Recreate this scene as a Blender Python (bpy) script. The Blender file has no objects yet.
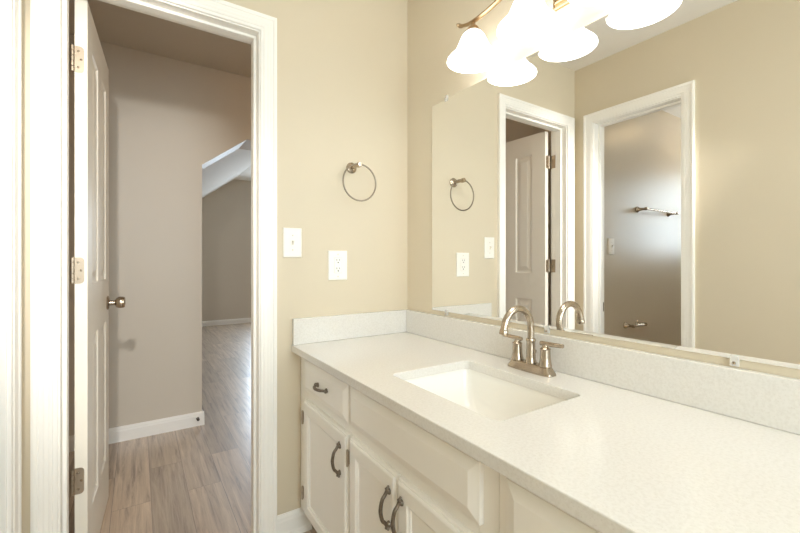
import bpy, bmesh, math
from mathutils import Vector, Matrix

scene = bpy.context.scene
COL = scene.collection
PI = math.pi

# ------------------------------------------------------------------ camera
cam_d = bpy.data.cameras.new('camera')
cam = bpy.data.objects.new('camera', cam_d)
COL.objects.link(cam)
cam.location = (-1.116, -1.624, 1.126)
cam.rotation_euler = (PI / 2, 0, -math.radians(33.42))
cam_d.sensor_width = 36.0
cam_d.lens = 36.0 * 397.0 / 800.0
cam_d.shift_y = -5.0 / 800.0
cam_d.clip_start = 0.02
scene.camera = cam

# ------------------------------------------------------------------ view + world
vs = scene.view_settings
scene.display_settings.display_device = 'sRGB'
vs.view_transform = 'Standard'
vs.look = 'None'
vs.gamma = 1.0
vs.use_curve_mapping = False
vs.exposure = 0.05
cy = scene.cycles
cy.max_bounces = 14
cy.diffuse_bounces = 8
cy.glossy_bounces = 6
cy.transmission_bounces = 6
cy.sample_clamp_indirect = 6.0
cy.use_denoising = True

w = bpy.data.worlds.new('world')
scene.world = w
w.use_nodes = True
w.node_tree.nodes['Background'].inputs[0].default_value = (0.62, 0.78, 1.0, 1)
w.node_tree.nodes['Background'].inputs[1].default_value = 1.2

# light strengths (all the tuning in one place)
SHADE_E = 4.9         # glowing bell shades
BULB_E = 27.0         # bulbs inside the shades
LAMP_COL = (1.0, 0.99, 0.97)
SHADE_COL = (0.98, 0.99, 1.0)
REARFILL_W = 41.0      # soft fill through a window added behind the camera
SPOT_W = 90.0        # flash aimed into the hall
SPOT_DEG = 60.0
SPOT_AIM = (-1.00, 1.42, 0.90)
HALL_E = 13.0
TOIL_E = 15.0
HALLWIN_W = 100.0      # daylight through the far window of the next room
TOILWIN_W = 58.0      # daylight through the toilet room window


def area_light(name, loc, look, sx, sy, watts, color):
    ld = bpy.data.lights.new(name, 'AREA')
    ld.shape = 'RECTANGLE'
    ld.size = sx
    ld.size_y = sy
    ld.energy = watts
    ld.color = color
    o = bpy.data.objects.new(name, ld)
    COL.objects.link(o)
    o.location = loc
    o.rotation_euler = (Vector(look) - Vector(loc)).to_track_quat('-Z', 'Y').to_euler()
    return o


# daylight outside two windows, plus fill outside the added bathroom one
area_light('daylight_next_room', (1.30, 6.42, 1.65), (0.9, 2.5, 0.0), 1.5, 1.45, HALLWIN_W, (0.77, 0.88, 1.0))
area_light('rear_fill_light', (-0.85, -2.95, 1.45), (-0.85, 0, 1.35), 0.82, 1.12, REARFILL_W, (0.86, 0.95, 1.0))
area_light('daylight_toilet_room', (-4.32, -0.62, 1.66), (0, -0.62, 1.5), 0.85, 1.0, TOILWIN_W, (0.78, 0.89, 1.0))

# photographer's flash, held above the camera and aimed through the doorway
f2 = bpy.data.lights.new('doorway_flash', 'SPOT')
f2.energy = SPOT_W
f2.color = (1.0, 0.97, 0.93)
f2.shadow_soft_size = 0.04
f2.spot_size = math.radians(SPOT_DEG)
f2.spot_blend = 0.6
f2o = bpy.data.objects.new('doorway_flash', f2)
COL.objects.link(f2o)
f2o.location = (-1.27, -1.50, 1.87)
f2o.rotation_euler = (Vector(SPOT_AIM) - f2o.location).to_track_quat('-Z', 'Y').to_euler()
f2o.scale = (0.56, 1.0, 1.0)      # tall narrow zoomed beam


# ------------------------------------------------------------------ materials
def srgb(r, g, b):
    def c(v):
        v /= 255.0
        return v / 12.92 if v <= 0.04045 else ((v + 0.055) / 1.055) ** 2.4
    return (c(r), c(g), c(b), 1)


def mat(name, col, rough=0.5, metal=0.0, spec=0.5, bump=0.0, bscale=400.0, coat=0.0, var=0.0, vscale=3.0):
    m = bpy.data.materials.new(name)
    m.use_nodes = True
    nt = m.node_tree
    b = nt.nodes['Principled BSDF']
    b.inputs['Base Color'].default_value = col
    b.inputs['Roughness'].default_value = rough
    b.inputs['Metallic'].default_value = metal
    b.inputs['Specular IOR Level'].default_value = spec
    b.inputs['Coat Weight'].default_value = coat
    tc = nt.nodes.new('ShaderNodeTexCoord')
    if var:
        n = nt.nodes.new('ShaderNodeTexNoise')
        n.inputs['Scale'].default_value = vscale
        n.inputs['Detail'].default_value = 4
        nt.links.new(tc.outputs['Object'], n.inputs['Vector'])
        r = nt.nodes.new('ShaderNodeValToRGB')
        r.color_ramp.elements[0].position = 0.3
        r.color_ramp.elements[1].position = 0.7
        r.color_ramp.elements[0].color = tuple(c * (1 - var) for c in col[:3]) + (1,)
        r.color_ramp.elements[1].color = tuple(min(1, c * (1 + var)) for c in col[:3]) + (1,)
        nt.links.new(n.outputs['Fac'], r.inputs['Fac'])
        nt.links.new(r.outputs['Color'], b.inputs['Base Color'])
    if bump:
        n2 = nt.nodes.new('ShaderNodeTexNoise')
        n2.inputs['Scale'].default_value = bscale
        n2.inputs['Detail'].default_value = 3
        nt.links.new(tc.outputs['Object'], n2.inputs['Vector'])
        bp = nt.nodes.new('ShaderNodeBump')
        bp.inputs['Strength'].default_value = bump
        bp.inputs['Distance'].default_value = 0.002
        nt.links.new(n2.outputs['Fac'], bp.inputs['Height'])
        nt.links.new(bp.outputs['Normal'], b.inputs['Normal'])
    return m


WALL = mat('wall_paint', srgb(216, 204, 181), 0.50, bump=0.06, bscale=220, var=0.012, vscale=2)
WALL_HALL = mat('hall_paint', srgb(212, 202, 187), 0.5, bump=0.06, bscale=220, var=0.012, vscale=2)
WALL_GLOSS = mat('satin_paint', srgb(208, 197, 178), 0.38, spec=0.6, bump=0.05, bscale=40, var=0.012, vscale=2)
CEIL = mat('ceiling_paint', srgb(233, 228, 220), 0.75, bump=0.08, bscale=260)
TRIM = mat('trim_paint', srgb(249, 246, 240), 0.42, bump=0.02, bscale=120)
DOORP = mat('door_paint', srgb(240, 233, 220), 0.36, bump=0.03, bscale=120)
CAB = mat('cabinet_paint', srgb(241, 237, 229), 0.36, bump=0.04, bscale=90, var=0.015, vscale=6)
NICKEL = mat('brushed_nickel', srgb(184, 170, 152), 0.24, 1.0, bump=0.03, bscale=300)
RINGM = mat('darker_nickel', srgb(140, 128, 112), 0.30, 1.0, bump=0.02, bscale=200)
PEWTER = mat('antique_pewter', srgb(128, 118, 106), 0.36, 1.0, bump=0.10, bscale=160, var=0.25, vscale=120)
BRONZE = mat('satin_bronze', srgb(176, 150, 116), 0.34, 1.0, bump=0.03, bscale=200)
HINGEM = mat('hinge_nickel', srgb(178, 164, 146), 0.42, 1.0, bump=0.05, bscale=260)
PLASTIC = mat('white_plastic', srgb(246, 243, 236), 0.30)
SLOT = mat('dark_slot', srgb(46, 42, 38), 0.6)
SCREWM = mat('painted_screw', srgb(218, 210, 196), 0.45)
PORCELAIN = mat('porcelain', srgb(245, 242, 235), 0.10, coat=0.4)
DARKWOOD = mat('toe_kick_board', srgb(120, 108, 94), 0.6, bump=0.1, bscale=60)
RUBBER = mat('dark_rubber', srgb(60, 54, 48), 0.6)
BLIND = mat('blind_slat', srgb(240, 240, 238), 0.5)


def quartz():
    m = mat('white_quartz', srgb(224, 220, 213), 0.16, spec=0.5, coat=0.15)
    nt = m.node_tree
    b = nt.nodes['Principled BSDF']
    tc = nt.nodes.new('ShaderNodeTexCoord')
    v = nt.nodes.new('ShaderNodeTexVoronoi')
    v.inputs['Scale'].default_value = 190
    n = nt.nodes.new('ShaderNodeTexNoise')
    n.inputs['Scale'].default_value = 160
    n.inputs['Detail'].default_value = 5
    r = nt.nodes.new('ShaderNodeValToRGB')
    r.color_ramp.elements[0].position = 0.14
    r.color_ramp.elements[0].color = srgb(204, 197, 187)
    r.color_ramp.elements[1].position = 0.24
    r.color_ramp.elements[1].color = srgb(226, 222, 216)
    r2 = nt.nodes.new('ShaderNodeValToRGB')
    r2.color_ramp.elements[0].position = 0.35
    r2.color_ramp.elements[0].color = srgb(220, 216, 209)
    r2.color_ramp.elements[1].position = 0.6
    r2.color_ramp.elements[1].color = srgb(227, 224, 218)
    mx = nt.nodes.new('ShaderNodeMix')
    mx.data_type = 'RGBA'
    mx.blend_type = 'DARKEN'
    mx.inputs['Factor'].default_value = 0.4
    for t in (v, n):
        nt.links.new(tc.outputs['Object'], t.inputs['Vector'])
    nt.links.new(v.outputs['Distance'], r.inputs['Fac'])
    nt.links.new(n.outputs['Fac'], r2.inputs['Fac'])
    nt.links.new(r2.outputs['Color'], mx.inputs['A'])
    nt.links.new(r.outputs['Color'], mx.inputs['B'])
    nt.links.new(mx.outputs['Result'], b.inputs['Base Color'])
    return m


QUARTZ = quartz()


def lvp():
    m = mat('vinyl_plank', srgb(150, 128, 108), 0.24, spec=0.8, coat=1.0)
    m.node_tree.nodes['Principled BSDF'].inputs['Coat Roughness'].default_value = 0.46
    m.node_tree.nodes['Principled BSDF'].inputs['Coat IOR'].default_value = 2.1
    nt = m.node_tree
    b = nt.nodes['Principled BSDF']
    L = nt.links.new
    tc = nt.nodes.new('ShaderNodeTexCoord')
    sp = nt.nodes.new('ShaderNodeSeparateXYZ')
    L(tc.outputs['Object'], sp.inputs[0])
    cb = nt.nodes.new('ShaderNodeCombineXYZ')
    L(sp.outputs['Y'], cb.inputs['X'])
    L(sp.outputs['X'], cb.inputs['Y'])
    br = nt.nodes.new('ShaderNodeTexBrick')
    br.inputs['Scale'].default_value = 1.0
    br.inputs['Brick Width'].default_value = 0.92
    br.inputs['Row Height'].default_value = 0.152
    br.inputs['Mortar Size'].default_value = 0.0012
    br.inputs['Mortar Smooth'].default_value = 0.3
    br.inputs['Color1'].default_value = (0, 0, 0, 1)
    br.inputs['Color2'].default_value = (1, 1, 1, 1)
    br.inputs['Mortar'].default_value = (0.5, 0.5, 0.5, 1)
    br.offset = 0.37
    L(cb.outputs[0], br.inputs['Vector'])
    # grain: long along y, shifted per plank
    mp = nt.nodes.new('ShaderNodeMapping')
    mp.inputs['Scale'].default_value = (1.5, 26.0, 1.0)
    L(cb.outputs[0], mp.inputs['Vector'])
    ad = nt.nodes.new('ShaderNodeVectorMath')
    ad.operation = 'MULTIPLY_ADD'
    ad.inputs[1].default_value = (7.0, 3.0, 5.0)
    L(br.outputs['Color'], ad.inputs[0])
    L(mp.outputs['Vector'], ad.inputs[2])
    n = nt.nodes.new('ShaderNodeTexNoise')
    n.inputs['Scale'].default_value = 1.7
    n.inputs['Detail'].default_value = 9
    n.inputs['Roughness'].default_value = 0.70
    n.inputs['Distortion'].default_value = 0.45
    L(ad.outputs[0], n.inputs['Vector'])
    r = nt.nodes.new('ShaderNodeValToRGB')
    e = r.color_ramp.elements
    e[0].position, e[0].color = 0.28, srgb(96, 76, 62)
    e[1].position, e[1].color = 0.74, srgb(226, 204, 180)
    k = r.color_ramp.elements.new(0.45)
    k.color = srgb(176, 152, 130)
    k = r.color_ramp.elements.new(0.58)
    k.color = srgb(200, 177, 154)
    L(n.outputs['Fac'], r.inputs['Fac'])
    # tone per plank
    hs = nt.nodes.new('ShaderNodeHueSaturation')
    mr = nt.nodes.new('ShaderNodeMapRange')
    mr.inputs['To Min'].default_value = 0.78
    mr.inputs['To Max'].default_value = 1.12
    L(br.outputs['Color'], mr.inputs['Value'])
    L(mr.outputs[0], hs.inputs['Value'])
    L(r.outputs['Color'], hs.inputs['Color'])
    mx = nt.nodes.new('ShaderNodeMix')
    mx.data_type = 'RGBA'
    mx.inputs['B'].default_value = srgb(118, 99, 84)
    L(br.outputs['Fac'], mx.inputs['Factor'])
    L(hs.outputs['Color'], mx.inputs['A'])
    L(mx.outputs['Result'], b.inputs['Base Color'])
    bp = nt.nodes.new('ShaderNodeBump')
    bp.inputs['Strength'].default_value = 0.18
    bp.inputs['Distance'].default_value = 0.002
    L(n.outputs['Fac'], bp.inputs['Height'])
    L(bp.outputs['Normal'], b.inputs['Normal'])
    return m


LVP = lvp()


def mirror_mat():
    m = mat('mirror_silver', (0.93, 0.93, 0.915, 1), 0.0, 1.0)
    return m


MIRROR = mirror_mat()
MIRROR_EDGE = mat('mirror_glass_edge', srgb(196, 190, 172), 0.15, 0.0, coat=0.5)


def clear_mat(name, tint, gloss=0.08):
    m = bpy.data.materials.new(name)
    m.use_nodes = True
    nt = m.node_tree
    nt.nodes.remove(nt.nodes['Principled BSDF'])
    out = nt.nodes['Material Output']
    t = nt.nodes.new('ShaderNodeBsdfTransparent')
    t.inputs['Color'].default_value = tint
    g = nt.nodes.new('ShaderNodeBsdfGlossy')
    g.inputs['Roughness'].default_value = 0.05
    mx = nt.nodes.new('ShaderNodeMixShader')
    mx.inputs[0].default_value = gloss
    nt.links.new(t.outputs[0], mx.inputs[1])
    nt.links.new(g.outputs[0], mx.inputs[2])
    nt.links.new(mx.outputs[0], out.inputs['Surface'])
    return m


PANE = clear_mat('window_pane', (0.97, 0.99, 0.99, 1), 0.06)
CLEAR = mat('clear_plastic', srgb(246, 244, 240), 0.15)
CLEAR.node_tree.nodes['Principled BSDF'].inputs['Alpha'].default_value = 0.45


def emit_mat(name, col, strength, base):
    m = bpy.data.materials.new(name)
    m.use_nodes = True
    b = m.node_tree.nodes['Principled BSDF']
    b.inputs['Base Color'].default_value = base
    b.inputs['Roughness'].default_value = 0.35
    b.inputs['Emission Color'].default_value = tuple(col) + (1,)
    b.inputs['Emission Strength'].default_value = strength
    return m


DOME_H = emit_mat('hall_dome_lit', (1.0, 0.66, 0.34), HALL_E, srgb(245, 242, 235))
DOME_T = emit_mat('toilet_dome_lit', (1.0, 0.74, 0.42), TOIL_E, srgb(245, 242, 235))
SHADE = emit_mat('frosted_glass_lit', SHADE_COL, SHADE_E, srgb(245, 242, 235))
BULB = emit_mat('bulb_lit', LAMP_COL, BULB_E, srgb(245, 242, 235))


# ------------------------------------------------------------------ mesh helpers
class MB:
    def __init__(s):
        s.v, s.f = [], []

    def add(s, vs, fs):
        o = len(s.v)
        s.v += [tuple(p) for p in vs]
        s.f += [tuple(i + o for i in q) for q in fs]
        return s

    def box(s, x0, x1, y0, y1, z0, z1):
        x0, x1 = sorted((x0, x1)); y0, y1 = sorted((y0, y1)); z0, z1 = sorted((z0, z1))
        return s.add([(x0, y0, z0), (x1, y0, z0), (x1, y1, z0), (x0, y1, z0), (x0, y0, z1), (x1, y0, z1), (x1, y1, z1), (x0, y1, z1)],
                     [(0, 3, 2, 1), (4, 5, 6, 7), (0, 1, 5, 4), (1, 2, 6, 5), (2, 3, 7, 6), (3, 0, 4, 7)])

    def prism(s, pts, fn, h0, h1):
        """polygon pts (u,v) extruded from h0 to h1; fn(u,v,h) -> xyz"""
        n = len(pts)
        vs = [fn(u, v, h0) for u, v in pts] + [fn(u, v, h1) for u, v in pts]
        fs = [tuple(range(n))[::-1], tuple(range(n, 2 * n))]
        fs += [(i, (i + 1) % n, (i + 1) % n + n, i + n) for i in range(n)]
        return s.add(vs, fs)

    def rings(s, rings, cap0=True, cap1=True):
        n = len(rings[0])
        vs = [p for r in rings for p in r]
        fs = []
        for k in range(len(rings) - 1):
            for i in range(n):
                j = (i + 1) % n
                fs.append((k * n + i, k * n + j, (k + 1) * n + j, (k + 1) * n + i))
        if cap0:
            fs.append(tuple(range(n))[::-1])
        if cap1:
            fs.append(tuple(range((len(rings) - 1) * n, len(rings) * n)))
        return s.add(vs, fs)

    def lathe(s, prof, M=None, n=32, cap0=True, cap1=True):
        """prof: (radius, height) list about local z"""
        M = M or Matrix()
        R = []
        for r, z in prof:
            R.append([M @ Vector((max(r, 1e-5) * math.cos(2 * PI * i / n), max(r, 1e-5) * math.sin(2 * PI * i / n), z)) for i in range(n)])
        return s.rings(R, cap0, cap1)

    def tube(s, pts, rad, n=16, flat=None, cap=True):
        """tube along pts; rad scalar or list; flat=(sx,sy) elliptical"""
        pts = [Vector(p) for p in pts]
        k = len(pts)
        rad = rad if isinstance(rad, (list, tuple)) else [rad] * k
        T = []
        for i in range(k):
            a = pts[max(0, i - 1)]
            b = pts[min(k - 1, i + 1)]
            T.append((b - a).normalized())
        up = Vector((0, 0, 1)) if abs(T[0].z) < 0.9 else Vector((0, 1, 0))
        nrm = (up - T[0] * up.dot(T[0])).normalized()
        R = []
        for i in range(k):
            nrm = (nrm - T[i] * nrm.dot(T[i])).normalized()
            bi = T[i].cross(nrm)
            fx, fy = flat or (1, 1)
            R.append([pts[i] + (nrm * math.cos(2 * PI * j / n) * fx + bi * math.sin(2 * PI * j / n) * fy) * rad[i] for j in range(n)])
        return s.rings(R, cap, cap)

    def torus(s, c, R, r, ax_u, ax_v, n=64, m=12):
        c, u, v = Vector(c), Vector(ax_u), Vector(ax_v)
        wv = u.cross(v)
        vs, fs = [], []
        for i in range(n):
            a = 2 * PI * i / n
            d = u * math.cos(a) + v * math.sin(a)
            for j in range(m):
                b = 2 * PI * j / m
                vs.append(c + d * (R + r * math.cos(b)) + wv * r * math.sin(b))
        for i in range(n):
            for j in range(m):
                fs.append((i * m + j, ((i + 1) % n) * m + j, ((i + 1) % n) * m + (j + 1) % m, i * m + (j + 1) % m))
        return s.add(vs, fs)

    def nested(s, fn, u0, u1, v0, v1, steps):
        """concentric rectangles: steps = (inset, height); closed with a back and a centre face"""
        R = []
        for ins, h in steps:
            R.append([fn(u0 + ins, v0 + ins, h), fn(u1 - ins, v0 + ins, h), fn(u1 - ins, v1 - ins, h), fn(u0 + ins, v1 - ins, h)])
        return s.rings(R, True, True)

    def build(s, name, m, parent=None, smooth=False, bevel=0.0, seg=2, origin=None):
        me = bpy.data.meshes.new(name)
        off = Vector(origin) if origin is not None else Vector((0, 0, 0))
        me.from_pydata([tuple(Vector(p) - off) for p in s.v], [], s.f)
        bm = bmesh.new()
        bm.from_mesh(me)
        bmesh.ops.recalc_face_normals(bm, faces=bm.faces)
        bm.to_mesh(me)
        bm.free()
        me.materials.append(m)
        if smooth:
            me.polygons.foreach_set('use_smooth', [True] * len(me.polygons))
            me.set_sharp_from_angle(angle=math.radians(38))
        o = bpy.data.objects.new(name, me)
        COL.objects.link(o)
        if parent is not None:
            o.parent = parent
            o.location = off - wloc(parent)
        else:
            o.location = off
        if bevel:
            b = o.modifiers.new('bevel', 'BEVEL')
            b.width = bevel
            b.segments = seg
            b.limit_method = 'ANGLE'
            b.angle_limit = math.radians(40)
        return o


def wloc(o):
    v = Vector(o.location)
    while o.parent:
        o = o.parent
        v += Vector(o.location)
    return v


def tag(o, label, cat, group=None):
    o['label'] = label
    o['category'] = cat
    if group:
        o['group'] = group
    return o


def thing(name, label, cat, loc, group=None):
    o = bpy.data.objects.new(name, None)
    o.empty_display_size = 0.05
    COL.objects.link(o)
    o.location = loc
    return tag(o, label, cat, group)


def struct(o, label=None, cat=None):
    o['kind'] = 'structure'
    if label:
        o['label'] = label
    if cat:
        o['category'] = cat
    return o


def spline(P, n):
    """Catmull-Rom through P"""
    P = [Vector(p) for p in P]
    Q = [P[0] * 2 - P[1]] + P + [P[-1] * 2 - P[-2]]
    out = []
    for i in range(1, len(Q) - 2):
        for k in range(n):
            t = k / n
            a, b, c, d = Q[i - 1], Q[i], Q[i + 1], Q[i + 2]
            out.append(0.5 * ((2 * b) + (c - a) * t + (2 * a - 5 * b + 4 * c - d) * t * t + (3 * b - a - 3 * c + d) * t ** 3))
    out.append(P[-1])
    return out


# ------------------------------------------------------------------ dimensions
CH = 2.44             # ceiling
BX0, BX1 = -1.413, 0.0
BY0, BY1 = -2.70, 0.0
WT = 0.115            # wall thickness
HY0, HY1 = WT, 1.42   # hall between its two walls
FY = 6.0              # far wall of next room
HX0, HX1 = -1.46, 0.55
FX1 = 2.60
TX0 = -4.15           # toilet room
TX1 = BX0 - 0.12
TY0 = -1.65
DX0, DX1, DZ = -1.319, -0.716, 2.038   # hall door opening (finished)
OY0, OY1 = -0.643, -0.142              # toilet room door opening

# ------------------------------------------------------------------ shell
FLOOR_T = 0.10
fl_ = MB().box(TX0 - 0.1, FX1 + 0.1, BY0 - 0.1, FY + 0.1, -FLOOR_T, 0.0)
struct(fl_.build('floor', LVP), 'grey-brown wood-look plank floor running through all the rooms', 'floor')


def yplane(y, sgn=-1):
    return lambda u, v, h: (u, y + sgn * h, v)


def xplane(x, sgn=1):
    return lambda u, v, h: (x + sgn * h, u, v)


def wall_y(name, x0, x1, y0, y1, z0, z1, holes, m, label):
    """wall slab with rectangular holes (u0,u1,z0,z1), in the x-z plane"""
    b = MB()
    cuts = sorted(holes)
    x = x0
    for h in cuts:
        if h[0] > x:
            b.box(x, h[0], y0, y1, z0, z1)
        if h[2] > z0:
            b.box(h[0], h[1], y0, y1, z0, h[2])
        if h[3] < z1:
            b.box(h[0], h[1], y0, y1, h[3], z1)
        x = h[1]
    if x < x1:
        b.box(x, x1, y0, y1, z0, z1)
    return struct(b.build(name, m), label, 'wall')


def wall_x(name, y0, y1, x0, x1, z0, z1, holes, m, label):
    b = MB()
    y = y0
    for h in sorted(holes):
        if h[0] > y:
            b.box(x0, x1, y, h[0], z0, z1)
        if h[2] > z0:
            b.box(x0, x1, h[0], h[1], z0, h[2])
        if h[3] < z1:
            b.box(x0, x1, h[0], h[1], h[3], z1)
        y = h[1]
    if y < y1:
        b.box(x0, x1, y, y1, z0, z1)
    return struct(b.build(name, m), label, 'wall')


JT = 0.019  # jamb thickness
wall_y('wall_back', TX1, 0.0, 0, WT, 0, 2.478, [(DX0 - JT, DX1 + JT, 0, DZ + JT)], WALL,
       'beige bathroom wall with the towel ring and the doorway to the hall')
wall_x('wall_right', BY0, WT, 0.0, 0.115, 0, 2.478, [], WALL, 'beige bathroom wall behind the mirror and vanity')
wall_x('wall_left', BY0, 0.0, TX1, BX0, 0, CH, [(OY0 - JT, OY1 + JT, 0, DZ + JT)], WALL,
       'beige bathroom wall opposite the mirror with the toilet room doorway')
RW = (-1.30, -0.40, 0.85, 2.05)  # opening for the added fill window
wall_y('wall_front', TX1, 0.115, BY0 - 0.1, BY0, 0, CH, [RW], WALL, 'beige bathroom wall behind the camera')
struct(MB().box(BX0, 0.0, BY0, 0.0, CH, CH + 0.08).build('ceiling', CEIL), 'pale bathroom ceiling above the mirror', 'ceiling')

# hall
wall_x('wall_hall_left', WT, HY1, HX0 - 0.1, HX0, 0, 2.478, [], WALL_HALL, 'hall wall behind the open white door')
wall_x('wall_hall_right', WT, HY1, HX1, HX1 + 0.1, 0, 2.478, [], WALL_HALL, 'right end wall of the hall')
SL = (2.017 - 1.792) / (0.753 - 0.455)      # roof slope
EX = -0.747                                  # edge of the opening
HW = 0.28
fnY = lambda u, v, h: (u, h, v)
hw = MB()
hw.prism([(HX0 - 0.1, 0), (EX, 0), (EX, 1.795), (-0.452, 2.018), (-0.452, 2.478), (HX0 - 0.1, 2.478)], fnY, HY1, HY1 + HW)
hw.prism([(-0.452, 2.018), (HX1 - 0.10, 2.018), (HX1 - 0.10, 2.478), (-0.452, 2.478)], fnY, HY1, HY1 + HW)
hw.box(HX1 - 0.10, FX1, HY1, HY1 + HW, 0, CH + 0.4)
struct(hw.build('wall_hall', WALL_HALL), 'greige hall wall facing the door, cut by a sloping opening', 'wall')
HCH = 2.478
struct(MB().box(HX0 - 0.1, HX1 + 0.1, WT, HY1 + HW, HCH, HCH + 0.08).build('ceiling_hall', WALL_HALL),
       'beige hall ceiling beyond the open door', 'ceiling')

# next room, beyond the hall: sloped ceiling, flat ceiling, far wall, window
N0 = HY1 + HW
zs = lambda x: 1.795 + SL * (x - EX)
XT = 0.33
sl = MB().prism([(EX - 0.12, zs(EX - 0.12)), (XT, zs(XT)), (XT, zs(XT) + 0.1), (EX - 0.12, zs(EX - 0.12) + 0.1)], fnY, N0, FY)
struct(sl.build('ceiling_slope', CEIL), 'sloping white ceiling seen through the hall opening', 'ceiling')
struct(MB().box(XT, FX1 + 0.1, N0, FY + 0.1, zs(XT), zs(XT) + 0.1).build('ceiling_next_room', CEIL), 'flat white ceiling of the room past the hall', 'ceiling')
WIN = (0.62, 1.95, 0.70, 2.15)
wall_y('wall_far', EX - 0.2, FX1 + 0.1, FY, FY + 0.12, 0, zs(XT) + 0.1, [WIN], WALL_HALL, 'greige far wall with white baseboard beyond the hall')
wall_x('wall_next_left', N0, FY, EX - 0.12, EX, 0, 1.80, [], WALL_HALL, 'low knee wall under the sloping ceiling')
wall_x('wall_next_right', N0, FY, FX1, FX1 + 0.1, 0, 2.7, [], WALL_HALL, 'right wall of the room past the hall')

# toilet room
TW = (-0.98, -0.26, 1.18, 2.12)
wall_y('wall_toilet_back', TX0, TX1, 0.0, 0.1, 0, CH, [], WALL_GLOSS, 'satin greige toilet room wall with towel bar, seen in the mirror')
wall_y('wall_toilet_front', TX0, TX1, TY0 - 0.1, TY0, 0, CH, [], WALL_GLOSS, 'toilet room side wall out of sight of the mirror')
wall_x('wall_toilet_end', TY0 - 0.1, 0.1, TX0 - 0.12, TX0, 0, CH, [TW], WALL_GLOSS, 'toilet room end wall with the window')
struct(MB().box(TX0 - 0.1, TX1, TY0 - 0.1, 0.1, CH, CH + 0.08).build('ceiling_toilet', CEIL), 'white toilet room ceiling glimpsed in the mirror', 'ceiling')


# windows
def window(name, fn, u0, u1, v0, v1, label):
    f = MB()
    W = 0.045
    f.prism([(u0, v0), (u1, v0), (u1, v0 + W), (u0, v0 + W)], fn, 0.03, 0.08)
    f.prism([(u0, v1 - W), (u1, v1 - W), (u1, v1), (u0, v1)], fn, 0.03, 0.08)
    f.prism([(u0, v0 + W), (u0 + W, v0 + W), (u0 + W, v1 - W), (u0, v1 - W)], fn, 0.03, 0.08)
    f.prism([(u1 - W, v0 + W), (u1, v0 + W), (u1, v1 - W), (u1 - W, v1 - W)], fn, 0.03, 0.08)
    vm = (v0 + v1) / 2
    f.prism([(u0 + W, vm - 0.02), (u1 - W, vm - 0.02), (u1 - W, vm + 0.02), (u0 + W, vm + 0.02)], fn, 0.035, 0.075)
    o = struct(f.build(name, TRIM, bevel=0.003), label, 'window')
    for a, b in ((v0 + W, vm - 0.02), (vm + 0.02, v1 - W)):
        p = MB().prism([(u0 + W, a), (u1 - W, a), (u1 - W, b), (u0 + W, b)], fn, 0.053, 0.057)
        p.build('pane', PANE, o)
    return o


window('window_1', lambda u, v, h: (u, FY + h, v), *WIN, label='white sash window in the far wall past the hall')
window('window_2', lambda u, v, h: (TX0 - h, u, v), *TW, label='white sash window in the toilet room end wall')
window('fill_window_3', lambda u, v, h: (u, BY0 - h, v), *RW, label='unseen white sash window added behind the camera to let in fill light')  # out of view, added to light the bathroom softly from behind
bl = thing('window_blind', 'white slatted blind in the toilet room window', 'blind', (TX0 + 0.02, (TW[0] + TW[1]) / 2, TW[3] - 0.02))
MB().box(TX0 + 0.004, TX0 + 0.05, TW[0] + 0.005, TW[1] - 0.005, TW[3] - 0.035, TW[3]).build('headrail', BLIND, bl, bevel=0.003)
sb = MB()
z = TW[2] + 0.03
while z < TW[3] - 0.05:
    sb.prism([(TX0 + 0.008, z - 0.008), (TX0 + 0.046, z + 0.010), (TX0 + 0.046, z + 0.012), (TX0 + 0.008, z - 0.006)],
             lambda u, v, h: (u, h, v), TW[0] + 0.01, TW[1] - 0.01)
    z += 0.043
sb.build('slats', BLIND, bl)

# ------------------------------------------------------------------ baseboards
BH = 0.092


def base_profile(t=0.014, h=BH):
    return [(0, 0), (t, 0), (t, h - 0.026), (t - 0.003, h - 0.021), (t - 0.004, h - 0.012), (t - 0.009, h - 0.004), (t - 0.010, h), (0, h)]


def baseboard(name, p0, p1, nrm, label, shoe=True):
    """profile swept from p0 to p1 (floor points on the wall face), nrm = into room"""
    p0, p1, nn = Vector(p0), Vector(p1), Vector(nrm)
    b = MB()
    prof = base_profile()
    b.rings([[p + nn * o + Vector((0, 0, zz)) for o, zz in prof] for p in (p0, p1)])
    if shoe:
        pr = [(0.0141, 0), (0.027, 0), (0.0262, 0.006), (0.023, 0.012), (0.018, 0.016), (0.0141, 0.018)]
        b.rings([[p + nn * o + Vector((0, 0, zz)) for o, zz in pr] for p in (p0, p1)])
    return struct(b.build(name, TRIM), label, 'baseboard')


baseboard('baseboard_back', (-0.652, 0, 0), (-0.505, 0, 0), (0, -1, 0), 'short white baseboard between door casing and vanity')
baseboard('baseboard_hall', (HX0, HY1, 0), (EX + 0.013, HY1, 0), (0, -1, 0), 'white baseboard along the hall wall facing the door', shoe=False)
baseboard('baseboard_hall_return', (EX, HY1 - 0.013, 0), (EX, FY, 0), (1, 0, 0), 'white baseboard turning the corner of the hall wall', shoe=False)
baseboard('baseboard_far', (EX, FY, 0), (FX1, FY, 0), (0, -1, 0), 'white baseboard on the far wall beyond the hall', shoe=False)
baseboard('baseboard_left', (BX0, BY0, 0), (BX0, -0.705, 0), (1, 0, 0), 'white baseboard under the wall opposite the mirror')
baseboard('baseboard_toilet', (TX0, 0, 0), (TX1, 0, 0), (0, -1, 0), 'white baseboard below the toilet room towel bar', shoe=False)

# ------------------------------------------------------------------ door casings and jambs
CW = 0.062
CPROF = [(0.0, 0.0), (0.0, 0.0085), (0.003, 0.0100), (0.011, 0.0105), (0.0125, 0.0128), (0.018, 0.0134), (0.022, 0.0126), (0.0255, 0.0136),
         (0.031, 0.0142), (0.035, 0.0134), (0.0385, 0.0144), (0.043, 0.0150), (0.046, 0.0142), (0.049, 0.0172), (0.056, 0.0190), (CW, 0.0178), (CW, 0.0)]


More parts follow.
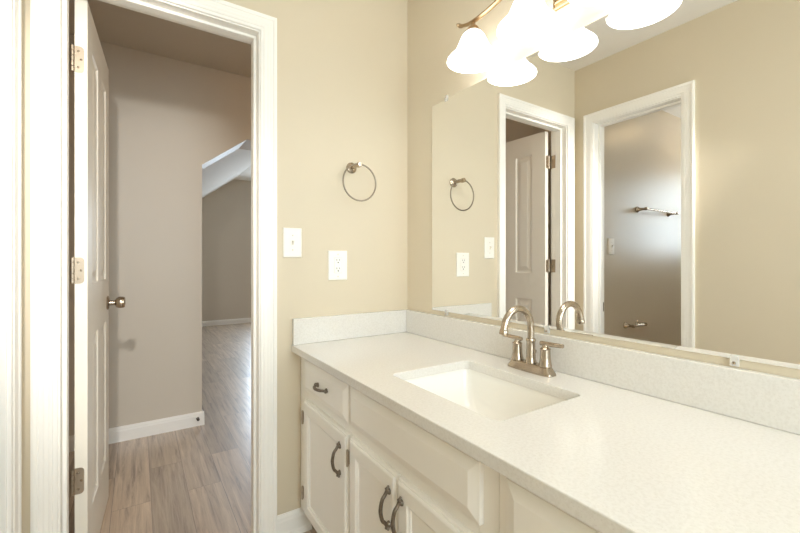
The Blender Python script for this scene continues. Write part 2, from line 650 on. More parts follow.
def casing(name, fn, u0, u1, zt, label):
    b = MB()
    R = []
    # path order: left foot, left top, right top, right foot
    for k in range(4):
        ring = []
        for o, h in CPROF:
            u = (u0 - o) if k < 2 else (u1 + o)
            v = 0.0 if k in (0, 3) else zt + o
            ring.append(fn(u, v, h))
        R.append(ring)
    b.rings(R)
    return struct(b.build(name, TRIM), label, 'door casing')


def jamb(parent, fn, u0, u1, zt, depth, stop0, stop1):
    """lining of the opening; fn h runs into the wall; stops between stop0 and stop1"""
    b = MB()
    b.prism([(u0 - JT, 0), (u0, 0), (u0, zt + JT), (u0 - JT, zt + JT)], fn, 0, depth)
    b.prism([(u1, 0), (u1 + JT, 0), (u1 + JT, zt + JT), (u1, zt + JT)], fn, 0, depth)
    b.prism([(u0, zt), (u1, zt), (u1, zt + JT), (u0, zt + JT)], fn, 0, depth)
    b.build('jamb', TRIM, parent, bevel=0.0015)
    s = MB()
    S = 0.012
    s.prism([(u0, 0), (u0 + S, 0), (u0 + S, zt - S), (u0, zt - S)], fn, stop0, stop1)
    s.prism([(u1 - S, 0), (u1, 0), (u1, zt - S), (u1 - S, zt - S)], fn, stop0, stop1)
    s.prism([(u0, zt - S), (u1, zt - S), (u1, zt), (u0, zt)], fn, stop0, stop1)
    s.build('stop_molding', TRIM, parent, bevel=0.003)


RV = 0.005
t1 = casing('trim_1', yplane(0, -1), DX0 - RV, DX1 + RV, DZ + RV, 'white fluted casing around the hall doorway')
jamb(t1, yplane(0, 1), DX0, DX1, DZ, WT, 0.036, 0.078)
casing('trim_2', yplane(WT, 1), DX0 - RV, DX1 + RV, DZ + RV, 'white casing on the hall side of the doorway')
t3 = casing('trim_3', xplane(BX0, 1), OY0 - RV, OY1 + RV, DZ + RV, 'white fluted casing around the toilet room doorway')
jamb(t3, xplane(BX0, -1), OY0, OY1, DZ, 0.12, 0.045, 0.085)
casing('trim_4', xplane(TX1, -1), OY0 - RV, OY1 + RV, DZ + RV, 'white casing on the toilet room side of its doorway')
sp_ = MB().box(BX0 - 0.112, BX0 - 0.090, OY1 - 0.002, OY1, 0.79, 0.85).build('strike_plate', PEWTER, t3)
sp_['label'] = 'dark strike plate in the jamb'

# ------------------------------------------------------------------ hall door leaf (open)
DW, DH, DT = 0.583, 2.022, 0.035
hinge_p = Vector((-1.298, WT + 0.008, 0))
ang = math.radians(87.0)
# local frame: u along the width from the hinge, n = visible face normal (+x side when open)
eu = Vector((math.cos(ang), math.sin(ang), 0))
en = Vector((math.sin(ang), -math.cos(ang), 0))
base_p = hinge_p + eu * 0.006 + en * 0.0


def dfn(u, v, h):   # h: 0 hidden face .. DT visible face
    return base_p + eu * u + en * h + Vector((0, 0, v))


def leaf(b, fn, wd, z0, z1, t, cells):
    us = sorted({0.0, wd} | {c[0] for c in cells} | {c[1] for c in cells})
    vsx = sorted({z0, z1} | {c[2] for c in cells} | {c[3] for c in cells})
    prof = [(0.0, 0.0), (0.006, -0.005), (0.014, -0.008), (0.022, -0.008), (0.046, -0.0015)]
    for side in (0, 1):
        H = (lambda d: t + d) if side else (lambda d: -d)
        for i in range(len(us) - 1):
            for j in range(len(vsx) - 1):
                a, c, e, g = us[i], us[i + 1], vsx[j], vsx[j + 1]
                if any(abs(a - k[0]) < 1e-6 and abs(c - k[1]) < 1e-6 and abs(e - k[2]) < 1e-6 and abs(g - k[3]) < 1e-6 for k in cells):
                    R = [[fn(a + q, e + q, H(d)), fn(c - q, e + q, H(d)), fn(c - q, g - q, H(d)), fn(a + q, g - q, H(d))] for q, d in prof]
                    b.rings(R, False, True)
                else:
                    b.add([fn(a, e, H(0)), fn(c, e, H(0)), fn(c, g, H(0)), fn(a, g, H(0))], [(0, 1, 2, 3)])
    # edges
    b.add([fn(0, z0, 0), fn(0, z0, t), fn(0, z1, t), fn(0, z1, 0), fn(wd, z0, 0), fn(wd, z0, t), fn(wd, z1, t), fn(wd, z1, 0)],
          [(0, 1, 2, 3), (4, 5, 6, 7), (0, 1, 5, 4), (3, 2, 6, 7)])


db = MB()
P0, P1, P2, P3 = 0.105, 0.247, 0.336, 0.478
leaf(db, dfn, DW, 0.012, 0.012 + DH, DT, [(P0, P1, 0.225, 0.855), (P2, P3, 0.225, 0.855), (P0, P1, 1.045, 1.895), (P2, P3, 1.045, 1.895)])
door = struct(db.build('door_1', DOORP, origin=tuple(hinge_p)), 'white four-panel door standing open into the hall', 'door')
for zc in (1.822, 1.095, 0.370):
    hg = MB()
    # leaf on the door edge (edge faces the bathroom), rounded corners
    r, hw_, hh = 0.012, 0.026, 0.045
    pts = [(0, -hh), (hw_ - r, -hh)] + [(hw_ - r + r * math.sin(a), -hh + r - r * math.cos(a)) for a in (PI / 8, PI / 4, 3 * PI / 8)] + [(hw_, -hh + r), (hw_, hh - r)] + \
          [(hw_ - r + r * math.cos(a), hh - r + r * math.sin(a)) for a in (PI / 8, PI / 4, 3 * PI / 8)] + [(hw_ - r, hh), (0, hh)]
    hg.prism(pts, lambda u, v, h: dfn(-h, zc + v, u), 0.0, 0.0022)
    # barrel with knuckles
    for k in range(5):
        za = zc - hh + k * (2 * hh / 5)
        hg.lathe([(0.0055, 0.0006), (0.0062, 0.0012), (0.0062, 2 * hh / 5 - 0.0012), (0.0055, 2 * hh / 5 - 0.0006)],
                 Matrix.Translation(dfn(-0.002, za, -0.0055)), 14)
    ho = hg.build('hinge', HINGEM if zc < 1.7 else HINGEM, door)
    sc = MB()
    for du, dv in ((0.010, 0.028), (0.018, 0.0), (0.010, -0.028)):
        Mx = Matrix.Translation(dfn(-0.0022, zc + dv, du)) @ (-eu).to_track_quat('Z', 'Y').to_matrix().to_4x4()
        sc.lathe([(0.0040, 0), (0.0036, 0.0008), (0.0018, 0.0009), (0.0016, 0.0003)], Mx, 12)
    sc.build('screw', NICKEL, ho, smooth=True)
# leaves on the jamb
for zc in (1.822, 1.095, 0.370):
    jl = MB().box(DX0, DX0 + 0.002, WT - 0.030, WT + 0.003, zc - 0.045, zc + 0.045)
    jl.build('hinge_leaf', HINGEM, t1, bevel=0.0008)

KPROF = [(0.0, 0.0), (0.031, 0.0), (0.032, 0.004), (0.029, 0.008), (0.022, 0.010), (0.013, 0.012), (0.011, 0.022), (0.011, 0.030), (0.016, 0.032),
         (0.022, 0.036), (0.0265, 0.046), (0.0270, 0.056), (0.0255, 0.064), (0.0235, 0.068), (0.0165, 0.069), (0.015, 0.067), (0.0, 0.067)]
for side in (1, 0):
    kb = MB()
    d = en if side else -en
    p = dfn(DW - 0.060, 0.935, DT if side else 0.0)
    Mx = Matrix.Translation(p) @ d.to_track_quat('Z', 'Y').to_matrix().to_4x4()
    kb.lathe([q for q in KPROF[:5]] + [(0.0, 0.010)], Mx, 32)
    ro = kb.build('rosette', NICKEL, door, smooth=True)
    kk = MB().lathe([(0.0, 0.0101), (0.013, 0.0101)] + KPROF[5:], Mx, 32)
    kk.build('door_knob', NICKEL, door, smooth=True)

# little door stop on the hall baseboard
ds = thing('door_stop', 'small dark door bumper screwed to the hall baseboard near its corner', 'door stop', (-0.775, HY1 - 0.0145, 0.052))
Mx = Matrix.Translation((-0.775, HY1 - 0.0142, 0.052)) @ Vector((0, -1, 0)).to_track_quat('Z', 'Y').to_matrix().to_4x4()
MB().lathe([(0.010, 0), (0.010, 0.003), (0.005, 0.005), (0.004, 0.018)], Mx, 16).build('stem', PEWTER, ds, smooth=True)
Mx2 = Mx @ Matrix.Translation((0, 0, 0.0181))
MB().lathe([(0.004, 0), (0.0085, 0.001), (0.009, 0.008), (0.006, 0.011), (0, 0.0115)], Mx2, 16).build('rubber_tip', RUBBER, ds, smooth=True)


# ------------------------------------------------------------------ vanity cabinets
FX = -0.545     # face frame front
CABTOP = 0.752
TK = 0.095


def cab_fn(u, v, h):     # u = -y, h outwards from the face frame
    return (FX - h, -u, v)


def cabinet_body(name, parent, u0, u1, rails, stiles):
    """carcass box + face frame with openings backed by the carcass"""
    b = MB()
    b.box(-0.001, FX + 0.019, -u0, -u1, TK, TK + 0.016)                 # bottom
    b.box(-0.001, FX + 0.019, -u0, -u0 - 0.016, TK + 0.016, CABTOP)     # sides
    b.box(-0.001, FX + 0.019, -u1 + 0.016, -u1, TK + 0.016, CABTOP)
    b.box(-0.001, -0.008, -u0 - 0.016, -u1 + 0.016, TK + 0.016, CABTOP)  # back
    b.build(name, CAB, parent)
    f = MB()
    for a, c in stiles:
        f.prism([(a, TK), (c, TK), (c, CABTOP), (a, CABTOP)], cab_fn, -0.019, 0.0)
    for i in range(len(stiles) - 1):
        for a, c in rails[i]:
            f.prism([(stiles[i][1], a), (stiles[i + 1][0], a), (stiles[i + 1][0], c), (stiles[i][1], c)], cab_fn, -0.019, 0.0)
    f.build('face_frame', CAB, parent, bevel=0.001)
    MB().box(-0.002, FX + 0.075, -u0 - 0.002, -u1 + 0.002, 0.0, TK).build('toe_kick', DARKWOOD, parent)


def drawer_front(name, parent, u0, u1, v0, v1):
    b = MB().nested(cab_fn, u0, u1, v0, v1, [(0, 0.0005), (0, 0.010), (0.0015, 0.0118), (0.005, 0.0125), (0.024, 0.0195), (0.026, 0.020)])
    return b.build(name, CAB, parent)


def door_front(parent, u0, u1, v0, v1):
    b = MB().nested(cab_fn, u0, u1, v0, v1, [(0, 0.0005), (0, 0.011), (0.002, 0.0128), (0.006, 0.0130), (0.0065, 0.0155), (0.009, 0.0185), (0.013, 0.020), (0.048, 0.020),
                                            (0.0495, 0.0185), (0.052, 0.0165), (0.057, 0.0145), (0.0575, 0.0105)])
    return b.build('door', CAB, parent)


def pull(parent, c, axis, length=0.086, label=None):
    """arched bail pull with flared shell feet; axis 'u' or 'v'"""
    cu, cv = c
    h0 = 0.020

    def P(s, h):
        return cab_fn(cu + (s if axis == 'u' else 0), cv + (s if axis == 'v' else 0), h0 + h)
    L = length / 2
    path = [P(-L - 0.012, 0.004), P(-L - 0.004, 0.0075), P(-L + 0.006, 0.013), P(-L * 0.6, 0.022), P(0, 0.027), P(L * 0.6, 0.022), P(L - 0.006, 0.013), P(L + 0.004, 0.0075), P(L + 0.012, 0.004)]
    pts = spline(path, 7)
    n = len(pts)
    rad = []
    for i in range(n):
        s = abs(2 * i / (n - 1) - 1)
        rad.append(0.0043 + 0.0010 * (1 - s) + (0.0030 * math.exp(-((s - 0.83) / 0.06) ** 2)) + (-0.0022 if s > 0.97 else 0))
    b = MB().tube(pts, rad, 12)
    for sgn in (-1, 1):
        q = Vector(P(sgn * L, 0.0))
        Mx = Matrix.Translation(q) @ Vector((-1, 0, 0)).to_track_quat('Z', 'Y').to_matrix().to_4x4()
        b.lathe([(0.0085, 0.0), (0.0085, 0.002), (0.0068, 0.005), (0.0046, 0.008), (0.004, 0.011)], Mx, 16)
        # little curled bead at the tip
        q2 = Vector(P(sgn * (L + 0.013), 0.004))
        b.lathe([(0.0001, -0.0034), (0.0024, -0.0024), (0.0034, 0), (0.0024, 0.0024), (0.0001, 0.0034)], Matrix.Translation(q2), 12)
    return b.build('handle', PEWTER, parent, smooth=True)


def cab_hinge(parent, u, v):
    b = MB()
    q = Vector(cab_fn(u, v, 0.0195))
    b.lathe([(0.0022, -0.027), (0.0042, -0.025), (0.0042, 0.025), (0.0022, 0.027)], Matrix.Translation(q), 12)
    b.prism([(u - 0.001, v - 0.020), (u + 0.003, v - 0.020), (u + 0.003, v + 0.020), (u - 0.001, v + 0.020)], cab_fn, 0.0005, 0.0195)
    return b.build('hinge', HINGEM, parent)


vc = thing('vanity_cabinet', 'off-white vanity cabinet under the sink, standing in the corner by the doorway', 'cabinet', (-0.27, -0.55, 0))
U1 = 1.100
cabinet_body('carcass', vc, 0.003, U1, [[(TK, 0.125), (0.552, 0.618), (0.725, CABTOP)], [(TK, 0.125), (0.552, 0.618), (0.725, CABTOP)]],
             [(0.003, 0.092), (0.472, 0.500), (1.048, U1)])
dr = drawer_front('drawer', vc, 0.082, 0.478, 0.607, 0.732)
pull(dr, (0.284, 0.674), 'u', 0.078)
drawer_front('false_front', vc, 0.492, 1.060, 0.607, 0.732)
d1 = door_front(vc, 0.082, 0.478, 0.115, 0.574)
pull(d1, (0.433, 0.480), 'v')
cab_hinge(d1, 0.0775, 0.500)
cab_hinge(d1, 0.0775, 0.198)
d2 = door_front(vc, 0.492, 0.764, 0.115, 0.574)
pull(d2, (0.738, 0.480), 'v')
cab_hinge(d2, 0.4865, 0.505)
cab_hinge(d2, 0.4865, 0.198)
d3 = door_front(vc, 0.770, 1.060, 0.115, 0.574)
pull(d3, (0.797, 0.480), 'v')

vc2 = thing('vanity_cabinet', 'off-white drawer cabinet at the near end of the vanity, cut off by the photo edge', 'cabinet', (-0.27, -1.5, 0))
U2 = 1.98
cabinet_body('carcass', vc2, U1 + 0.001, U2, [[(TK, 0.125), (0.552, 0.618), (0.725, CABTOP)]], [(U1 + 0.001, 1.140), (1.940, U2)])
drawer_front('drawer', vc2, 1.126, 1.952, 0.607, 0.732)
e1 = door_front(vc2, 1.126, 1.536, 0.115, 0.574)
pull(e1, (1.510, 0.482), 'v')
e2 = door_front(vc2, 1.542, 1.952, 0.115, 0.574)
pull(e2, (1.568, 0.482), 'v')

# ------------------------------------------------------------------ countertop with sink hole
CT0, CT1 = CABTOP + 0.0005, 0.781
CXF = -0.586
CYE = -2.02
SX0, SX1, SY0, SY1 = -0.470, -0.156, -1.026, -0.594


def rrect(x0, x1, y0, y1, r, n=6):
    pts = []
    for cx, cy_, a0 in ((x1 - r, y1 - r, 0), (x0 + r, y1 - r, PI / 2), (x0 + r, y0 + r, PI), (x1 - r, y0 + r, 3 * PI / 2)):
        for k in range(n + 1):
            a = a0 + k * PI / 2 / n
            pts.append((cx + r * math.cos(a), cy_ + r * math.sin(a)))
    return pts


def slab_with_hole(outer, hole, z0, z1):
    bm = bmesh.new()
    def loop(pts, zz):
        v = [bm.verts.new((x, y, zz)) for x, y in pts]
        return [bm.edges.new((v[i], v[(i + 1) % len(v)])) for i in range(len(v))], v
    eo, vo = loop(outer, z1)
    eh, vh = loop(hole, z1)
    bmesh.ops.triangle_fill(bm, use_beauty=True, use_dissolve=False, edges=eo + eh)
    top = list(bm.faces)
    r = bmesh.ops.extrude_face_region(bm, geom=top)
    vs_ = [g for g in r['geom'] if isinstance(g, bmesh.types.BMVert)]
    bmesh.ops.translate(bm, verts=vs_, vec=(0, 0, z0 - z1))
    bmesh.ops.recalc_face_normals(bm, faces=bm.faces)
    mb = MB()
    bm.verts.index_update()
    mb.add([v.co[:] for v in bm.verts], [[v.index for v in f.verts] for f in bm.faces])
    bm.free()
    return mb


ct = slab_with_hole([(CXF, CYE), (-0.0005, CYE), (-0.0005, -0.0015), (CXF, -0.0015)], rrect(SX0, SX1, SY0, SY1, 0.018), CT0, CT1)
cto = ct.build('countertop', QUARTZ, bevel=0.0025)
tag(cto, 'long white speckled quartz countertop with a cut-out for the sink', 'countertop')
BS = 0.889
bs1 = MB().box(-0.0205, -0.0008, CYE, -0.0015, CT1 + 0.0003, BS).build('backsplash', QUARTZ, bevel=0.002)
tag(bs1, 'long low white backsplash strip under the mirror', 'backsplash')
bs2 = MB().box(CXF + 0.004, -0.0212, -0.0208, -0.0012, CT1 + 0.0003, BS).build('backsplash', QUARTZ, bevel=0.002)
tag(bs2, 'short white side splash on the wall below the outlet', 'backsplash')

# undermount sink
sk = thing('sink', 'white rectangular undermount sink basin set in the countertop', 'sink', ((SX0 + SX1) / 2, (SY0 + SY1) / 2, 0.60))
b = MB()
Zr = CT0 - 0.0006


def sring(x0, x1, y0, y1, r, zz):
    return [(x, y, zz) for x, y in rrect(x0, x1, y0, y1, r, 6)]


R = []
o = 0.022
R.append(sring(SX0 - o, SX1 + o, SY0 - o, SY1 + o, 0.03, Zr - 0.012))
R.append(sring(SX0 - o, SX1 + o, SY0 - o, SY1 + o, 0.03, Zr))
R.append(sring(SX0 - 0.006, SX1 + 0.006, SY0 - 0.006, SY1 + 0.006, 0.024, Zr))
R.append(sring(SX0 - 0.003, SX1 + 0.003, SY0 - 0.003, SY1 + 0.003, 0.024, Zr - 0.004))
prof = [(0.000, 0.02), (0.003, 0.045), (0.009, 0.07), (0.018, 0.092), (0.032, 0.110), (0.052, 0.122), (0.080, 0.129), (0.115, 0.132)]
for q, dz in prof:
    fy = 1.45
    R.append(sring(SX0 - 0.002 + q, SX1 + 0.002 - q * 0.9, SY0 - 0.002 + q * fy, SY1 + 0.002 - q * fy, 0.026 + q * 0.25, Zr - dz))
nb = len(R)
# outside of the bowl
for q, dz in ((0.105, 0.146), (0.060, 0.136), (0.010, 0.10), (-0.010, 0.04), (-0.012, 0.012)):
    R.append(sring(SX0 + q, SX1 - q, SY0 + q, SY1 - q, 0.03, Zr - dz))
n = len(R[0])
bowl = MB()
vs_ = [p for r in R for p in r]
fs = []
for k in range(len(R) - 1):
    if k == nb - 1:
        continue
    for i in range(n):
        j = (i + 1) % n
        fs.append((k * n + i, k * n + j, (k + 1) * n + j, (k + 1) * n + i))
for i in range(n):      # join last outer ring to the first
    j = (i + 1) % n
    fs.append(((len(R) - 1) * n + i, (len(R) - 1) * n + j, j, i))
fs.append(tuple(range((nb - 1) * n, nb * n)))
fs.append(tuple(range(nb * n, (nb + 1) * n)))
bowl.add(vs_, fs)
bowl.build('basin', PORCELAIN, sk, smooth=True)
dc = ((SX0 + SX1) / 2 + 0.02, (SY0 + SY1) / 2, Zr - 0.1318)
MB().lathe([(0.0, 0.0), (0.031, 0.0), (0.031, 0.002), (0.026, 0.003), (0.022, 0.0012), (0.021, 0.005), (0.012, 0.0075), (0.0, 0.008)],
           Matrix.Translation(dc), 28).build('drain', NICKEL, sk, smooth=True)

# ------------------------------------------------------------------ faucet
FXc, FYc, FZ = -0.079, -0.804, CT1 + 0.0004
fc = thing('faucet', 'brushed nickel two-handle gooseneck faucet behind the sink', 'faucet', (FXc, FYc, FZ))


def stadium(hx, hy, zz, p=4.0, n=40):
    out = []
    for i in range(n):
        a = 2 * PI * i / n
        c_, s_ = math.cos(a), math.sin(a)
        out.append((FXc + hx * math.copysign(abs(c_) ** (2 / p), c_), FYc + hy * math.copysign(abs(s_) ** (2 / p), s_), FZ + zz))
    return out


MB().rings([stadium(0.0265, 0.083, 0.0), stadium(0.0270, 0.0835, 0.003), stadium(0.0265, 0.082, 0.006), stadium(0.0235, 0.0765, 0.014),
            stadium(0.0205, 0.0725, 0.021), stadium(0.0185, 0.070, 0.0245), stadium(0.0165, 0.068, 0.0255)]).build('base', NICKEL, fc, smooth=True)
sp = MB()
sp.lathe([(0.0175, 0.0), (0.0175, 0.004), (0.0150, 0.010), (0.0140, 0.020), (0.0135, 0.060), (0.0135, 0.066), (0.0150, 0.068), (0.0152, 0.072), (0.0140, 0.075), (0.0118, 0.0765)],
         Matrix.Translation((FXc, FYc, FZ + 0.0256)), 32)
zc_ = 0.138
RA = 0.061
path = [(FXc, FYc, FZ + 0.100)] + [(FXc, FYc, FZ + zz) for zz in (0.112, 0.125)]
for k in range(0, 19):
    a = PI * k / 18 * 0.94
    path.append((FXc - RA + RA * math.cos(a), FYc, FZ + zc_ + RA * math.sin(a)))
last = Vector(path[-1])
a = PI * 0.94
tdir = Vector((-math.sin(a), 0, math.cos(a)))
path.append(tuple(last + tdir * 0.012))
sp.tube(path, [0.0105] * (len(path) - 3) + [0.0103, 0.0108, 0.0112], 20)
tip0 = last + tdir * 0.009
Mx = Matrix.Translation(tip0) @ tdir.to_track_quat('Z', 'Y').to_matrix().to_4x4()
sp.lathe([(0.0112, 0), (0.0130, 0.003), (0.0134, 0.012), (0.0125, 0.015), (0.009, 0.0152), (0.009, 0.012)], Mx, 24)
sp.build('spout', NICKEL, fc, smooth=True)
# lift rod behind the spout
MB().lathe([(0.0024, 0), (0.0024, 0.034), (0.0044, 0.037), (0.0050, 0.041), (0.0044, 0.045), (0.002, 0.047)], Matrix.Translation((FXc + 0.0205, FYc, FZ + 0.018)), 16).build('lift_rod', NICKEL, fc, smooth=True)
for s in (1, -1):
    hx, hy = FXc, FYc + s * 0.0535
    h = MB().lathe([(0.0195, 0.0), (0.0195, 0.003), (0.0178, 0.010), (0.0160, 0.022), (0.0150, 0.040), (0.0146, 0.050), (0.0158, 0.0515), (0.0158, 0.0535), (0.0120, 0.0555), (0.0085, 0.061), (0.0080, 0.066)],
                   Matrix.Translation((hx, hy, FZ + 0.0256)), 28)
    ho = h.build('handle', NICKEL, fc, smooth=True)
    zl = FZ + 0.0256 + 0.068
    lv = MB().tube([(hx, hy - s * 0.017, zl), (hx, hy - s * 0.012, zl), (hx, hy + s * 0.03, zl + 0.001), (hx, hy + s * 0.058, zl + 0.003), (hx, hy + s * 0.0605, zl + 0.003)],
                   [0.0065, 0.0075, 0.0070, 0.0066, 0.0058], 18)
    lv.build('lever', NICKEL, ho, smooth=True)

# ------------------------------------------------------------------ mirror
MY0, MY1, MZ0, MZ1 = -1.92, -0.204, 0.909, 1.826
mfn = lambda u, v, h: (-0.0012 - h, u, v)
mr = MB()
mr.nested(mfn, MY0, MY1, MZ0, MZ1, [(0, 0.0), (0, 0.0042), (0.010, 0.0050), (0.0101, 0.0050)])
mo = mr.build('wall_mirror', MIRROR)
tag(mo, 'large frameless wall mirror above the vanity backsplash', 'mirror')
for i, y in enumerate((-0.305, -0.809, -1.296, -1.80)):
    for top in (0, 1):
        cb = MB()
        zz = MZ1 if top else MZ0
        s = 1 if top else -1
        cb.box(-0.0002, -0.0060, y - 0.008, y + 0.008, zz + s * 0.0006, zz + s * 0.016)
        cb.box(-0.0064, -0.0090, y - 0.008, y + 0.008, zz - s * 0.008, zz + s * 0.016)
        co = cb.build('clip', CLEAR, mo, bevel=0.001)
        co['label'] = 'clear plastic clip'
        Mx = Matrix.Translation((-0.0091, y, zz + s * 0.009)) @ Vector((-1, 0, 0)).to_track_quat('Z', 'Y').to_matrix().to_4x4()
        MB().lathe([(0.0034, 0), (0.0030, 0.0015), (0.0010, 0.0016), (0.0008, 0.0008)], Mx, 12).build('screw', NICKEL, co, smooth=True)

# ------------------------------------------------------------------ vanity light
LX = -0.108
LY = [-0.575, -0.815, -1.055, -1.295]
LYC = sum(LY) / 4
vl = thing('vanity_light', 'four-light bronze wall lamp with lit white bell shades above the mirror', 'wall lamp', (-0.001, LYC, 1.99))
pf = lambda u, v, h: (-0.0008 - h, u, v)
MB().nested(pf, LYC - 0.100, LYC + 0.100, 1.925, 2.065, [(0, 0), (0, 0.008), (0.004, 0.010), (0.010, 0.011), (0.011, 0.018), (0.015, 0.020), (0.024, 0.021), (0.026, 0.027), (0.034, 0.029)]).build('backplate', BRONZE, vl)
half = [(LYC + 0.434 - 0.0, 2.012), (LYC + 0.414, 2.002), (LYC + 0.375, 1.992), (LYC + 0.325, 1.991), (LYC + 0.27, 1.996), (LYC + 0.20, 2.010), (LYC + 0.12, 2.036), (LYC + 0.05, 2.052), (LYC, 2.056)]
full = half + [(2 * LYC - y, zz) for y, zz in half[-2::-1]]
pts = spline([(LX, y, zz) for y, zz in full], 6)
n = len(pts)
MB().tube(pts, [0.0080 + (0.004 if i < 3 or i > n - 4 else 0) for i in range(n)], 16, flat=(0.62, 1.25)).build('arm_bar', BRONZE, vl, smooth=True)
for dy in (-0.045, 0.045):
    st = MB().tube([(-0.028, LYC + dy, 2.00), (-0.06, LYC + dy, 2.005), (-0.092, LYC + dy * 0.9, 2.03), (LX, LYC + dy * 0.8, 2.05)], 0.0065, 14)
    st.build('support_arm', BRONZE, vl, smooth=True)
ZR = 1.848
SPROF = [(0.0935, 0.000), (0.0925, 0.005), (0.0860, 0.013), (0.0750, 0.023), (0.0655, 0.034), (0.0580, 0.047), (0.0520, 0.060), (0.0470, 0.073), (0.0415, 0.085), (0.0340, 0.096), (0.0250, 0.104), (0.0180, 0.1085)]


def lamp_shade(parent, y):
    b = MB()
    out = SPROF
    inn = [(r - 0.003, zz - (0.002 if zz > 0.09 else 0)) for r, zz in reversed(SPROF)]
    b.lathe(out + inn + [out[0]], Matrix.Translation((LX, y, ZR)), 48, False, False)
    o = b.build('lamp_shade', SHADE, parent, smooth=True)
    MB().lathe([(0.0001, -0.030), (0.012, -0.027), (0.021, -0.019), (0.025, -0.008), (0.0250, 0.002), (0.020, 0.014), (0.013, 0.024), (0.012, 0.030)],
               Matrix.Translation((LX, y, ZR + 0.068)), 20).build('bulb', BULB, o, smooth=True)
    zb = 1.993 if abs(y - LYC) > 0.2 else 2.037
    s = MB().lathe([(0.0225, ZR + 0.104), (0.0230, ZR + 0.110), (0.0200, ZR + 0.119), (0.0120, ZR + 0.126), (0.0065, ZR + 0.129), (0.0060, zb)], Matrix.Translation((LX, y, 0)), 24)
    s.build('socket', BRONZE, parent, smooth=True)


for y in LY:
    lamp_shade(vl, y)

# ------------------------------------------------------------------ towel ring
tr = thing('towel_ring', 'round nickel towel ring on the beige wall above the outlet', 'towel ring', (-0.310, -0.001, 1.549))
RP = Vector((-0.310, 0, 1.549))
My = Matrix.Translation((RP.x, -0.0008, RP.z)) @ Vector((0, -1, 0)).to_track_quat('Z', 'Y').to_matrix().to_4x4()
MB().lathe([(0.0, 0.0), (0.0245, 0.0), (0.0250, 0.003), (0.0240, 0.006), (0.0190, 0.009), (0.0120, 0.011), (0.0105, 0.013)], My, 32).build('mount', NICKEL, tr, smooth=True)
MB().lathe([(0.0085, 0.013), (0.0080, 0.030), (0.0085, 0.064), (0.0115, 0.067), (0.0120, 0.072), (0.0115, 0.087), (0.0100, 0.089), (0.0, 0.0895)], My, 24).build('post', NICKEL, tr, smooth=True)
MB().torus((RP.x + 0.004, -0.0775, RP.z - 0.0770), 0.0800, 0.0035, (1, 0, 0), (0, 0, 1), 72, 12).build('ring', RINGM, tr, smooth=True)


# ------------------------------------------------------------------ switches and outlet
def plate_steps():
    return [(0, 0.0003), (0, 0.0030), (0.0015, 0.0052), (0.004, 0.0062), (0.0045, 0.0062)]


def light_switch(fn, cu, cv, label, m=PLASTIC, W=0.078, Hh=0.122):
    o = MB().nested(fn, cu - W / 2, cu + W / 2, cv - Hh / 2, cv + Hh / 2, plate_steps()).build('light_switch', m, origin=fn(cu, cv, 0))
    tag(o, label, 'light switch')
    MB().nested(fn, cu - 0.0055, cu + 0.0055, cv - 0.012, cv + 0.012, [(0, 0.0063), (0, 0.0072), (0.001, 0.0076)]).build('toggle_slot', m, o)
    t = MB()
    t.prism([(cu - 0.0036, cv - 0.008), (cu + 0.0036, cv - 0.008), (cu + 0.0036, cv + 0.001), (cu - 0.0036, cv + 0.001)], fn, 0.0077, 0.011)
    t.prism([(cu - 0.0034, cv + 0.001), (cu + 0.0034, cv + 0.001), (cu + 0.0034, cv + 0.008), (cu - 0.0034, cv + 0.008)], fn, 0.0077, 0.017)
    t.build('toggle', SCREWM, o, bevel=0.0008)
    for dv in (-0.030, 0.030):
        c = Vector(fn(cu, cv + dv, 0.0063))
        nrm = (Vector(fn(cu, cv, 1)) - Vector(fn(cu, cv, 0)))
        Mx = Matrix.Translation(c) @ nrm.to_track_quat('Z', 'Y').to_matrix().to_4x4()
        MB().lathe([(0.0032, 0), (0.0026, 0.0010), (0.0, 0.0011)], Mx, 12).build('screw', SCREWM, o, smooth=True)
    return o


bw = lambda u, v, h: (u, -0.0003 - h, v)
light_switch(bw, -0.581, 1.204, 'white toggle switch plate beside the hall doorway casing')
light_switch(bw, -1.875, 1.240, 'white switch plate in the toilet room, seen only in the mirror')
cu, cv = -0.377, 1.109
ou = MB().nested(bw, cu - 0.045, cu + 0.045, cv - 0.065, cv + 0.065, plate_steps()).build('power_outlet', PLASTIC, origin=bw(cu, cv, 0))
tag(ou, 'white duplex power outlet on the wall above the side splash', 'power outlet')
# decora style insert with two receptacles
ins = MB().nested(bw, cu - 0.0168, cu + 0.0168, cv - 0.0335, cv + 0.0335, [(0, 0.0063), (0, 0.0075), (0.0008, 0.0080), (0.001, 0.0080)]).build('outlet_insert', PLASTIC, ou)
rim = MB()
rim.nested(bw, cu - 0.0178, cu + 0.0178, cv - 0.0345, cv + 0.0345, [(0, 0.00622), (0, 0.0066), (0.0009, 0.0067)])
rim.build('insert_gap', SCREWM, ou)
for dv in (-0.0185, 0.0185):
    s_ = MB()
    v0 = cv + dv
    s_.prism([(cu - 0.0078, v0 + 0.001), (cu - 0.0054, v0 + 0.001), (cu - 0.0054, v0 + 0.0095), (cu - 0.0078, v0 + 0.0095)], bw, 0.0080, 0.0083)
    s_.prism([(cu + 0.0054, v0 + 0.002), (cu + 0.0078, v0 + 0.002), (cu + 0.0078, v0 + 0.0090), (cu + 0.0054, v0 + 0.0090)], bw, 0.0080, 0.0083)
    s_.prism([(cu + 0.0030 * math.cos(2 * PI * k / 12), v0 - 0.006 + 0.0030 * math.sin(2 * PI * k / 12)) for k in range(12)], bw, 0.0080, 0.0083)
    s_.build('socket_slots', SLOT, ins)
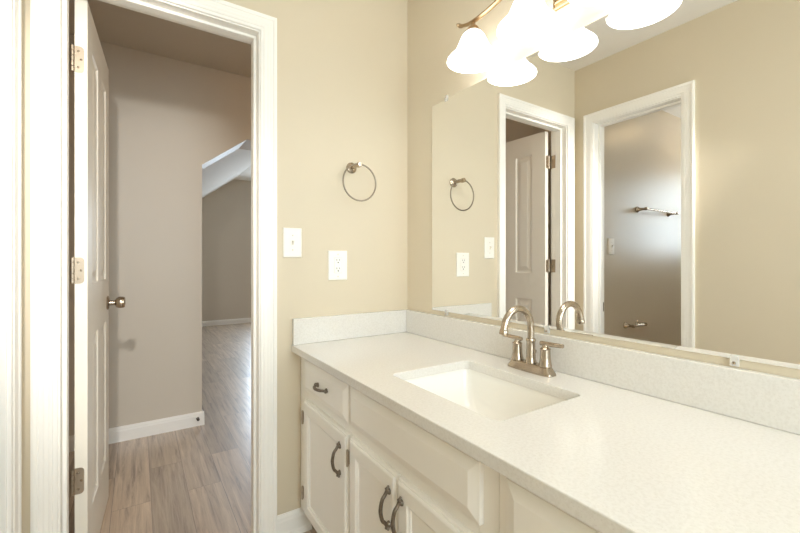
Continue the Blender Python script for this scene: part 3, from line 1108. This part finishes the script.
for dv in (-0.049, 0.049):
    Mx = Matrix.Translation(bw(cu, cv + dv, 0.0063)) @ Vector((0, -1, 0)).to_track_quat('Z', 'Y').to_matrix().to_4x4()
    MB().lathe([(0.0032, 0), (0.0026, 0.0010), (0.0, 0.0011)], Mx, 12).build('screw', SCREWM, ou, smooth=True)


# ------------------------------------------------------------------ toilet room fittings (seen in the mirror)
def post(parent, x, zz, reach):
    Mx = Matrix.Translation((x, -0.0008, zz)) @ Vector((0, -1, 0)).to_track_quat('Z', 'Y').to_matrix().to_4x4()
    return MB().lathe([(0.0, 0.0), (0.0245, 0.0), (0.0250, 0.003), (0.0240, 0.007), (0.0190, 0.013), (0.0130, 0.022), (0.0095, reach - 0.016), (0.0105, reach - 0.012), (0.0125, reach - 0.008), (0.0125, reach + 0.010), (0.0105, reach + 0.012), (0.0, reach + 0.0125)],
                      Mx, 28).build('post', NICKEL, parent, smooth=True)


tb = thing('towel_bar', 'nickel towel bar on the toilet room wall, seen in the mirror', 'towel bar', (-2.52, -0.001, 1.545))
for x in (-2.26, -2.80):
    post(tb, x, 1.545, 0.070)
MB().tube([(-2.26, -0.070, 1.545), (-2.80, -0.070, 1.545)], 0.0075, 16).build('bar', NICKEL, tb, smooth=True)
tp = thing('toilet_paper_holder', 'empty nickel toilet paper holder low on the toilet room wall, seen in the mirror', 'toilet paper holder', (-2.17, -0.001, 0.628))
for x in (-2.075, -2.265):
    post(tp, x, 0.628, 0.062)
MB().tube([(-2.083, -0.062, 0.628), (-2.10, -0.062, 0.628), (-2.101, -0.062, 0.628), (-2.239, -0.062, 0.628), (-2.24, -0.062, 0.628), (-2.257, -0.062, 0.628)],
          [0.006, 0.006, 0.009, 0.009, 0.006, 0.006], 16).build('roller', NICKEL, tp, smooth=True)


# ------------------------------------------------------------------ ceiling lamps of the two side rooms
def dome_lamp(loc, m, label):
    o = thing('ceiling_lamp', label, 'ceiling lamp', loc)
    T = Matrix.Translation(loc)
    MB().lathe([(0.0, -0.001), (0.135, -0.001), (0.140, -0.006), (0.140, -0.020), (0.132, -0.026), (0.0, -0.026)], T, 40).build('base', BRONZE, o, smooth=True)
    MB().lathe([(0.126, -0.0265), (0.124, -0.040), (0.112, -0.062), (0.088, -0.082), (0.050, -0.095), (0.012, -0.099), (0.0, -0.099)], T, 40).build('lamp_shade', m, o, smooth=True)
    MB().lathe([(0.0, -0.0995), (0.010, -0.0995), (0.012, -0.104), (0.007, -0.112), (0.0, -0.115)], T, 20).build('finial', BRONZE, o, smooth=True)


dome_lamp((0.12, 0.76, 2.478), DOME_H, 'warm dome ceiling lamp in the hall past the open door')
dome_lamp((-2.95, -0.50, CH), DOME_T, 'warm dome ceiling lamp in the toilet room')
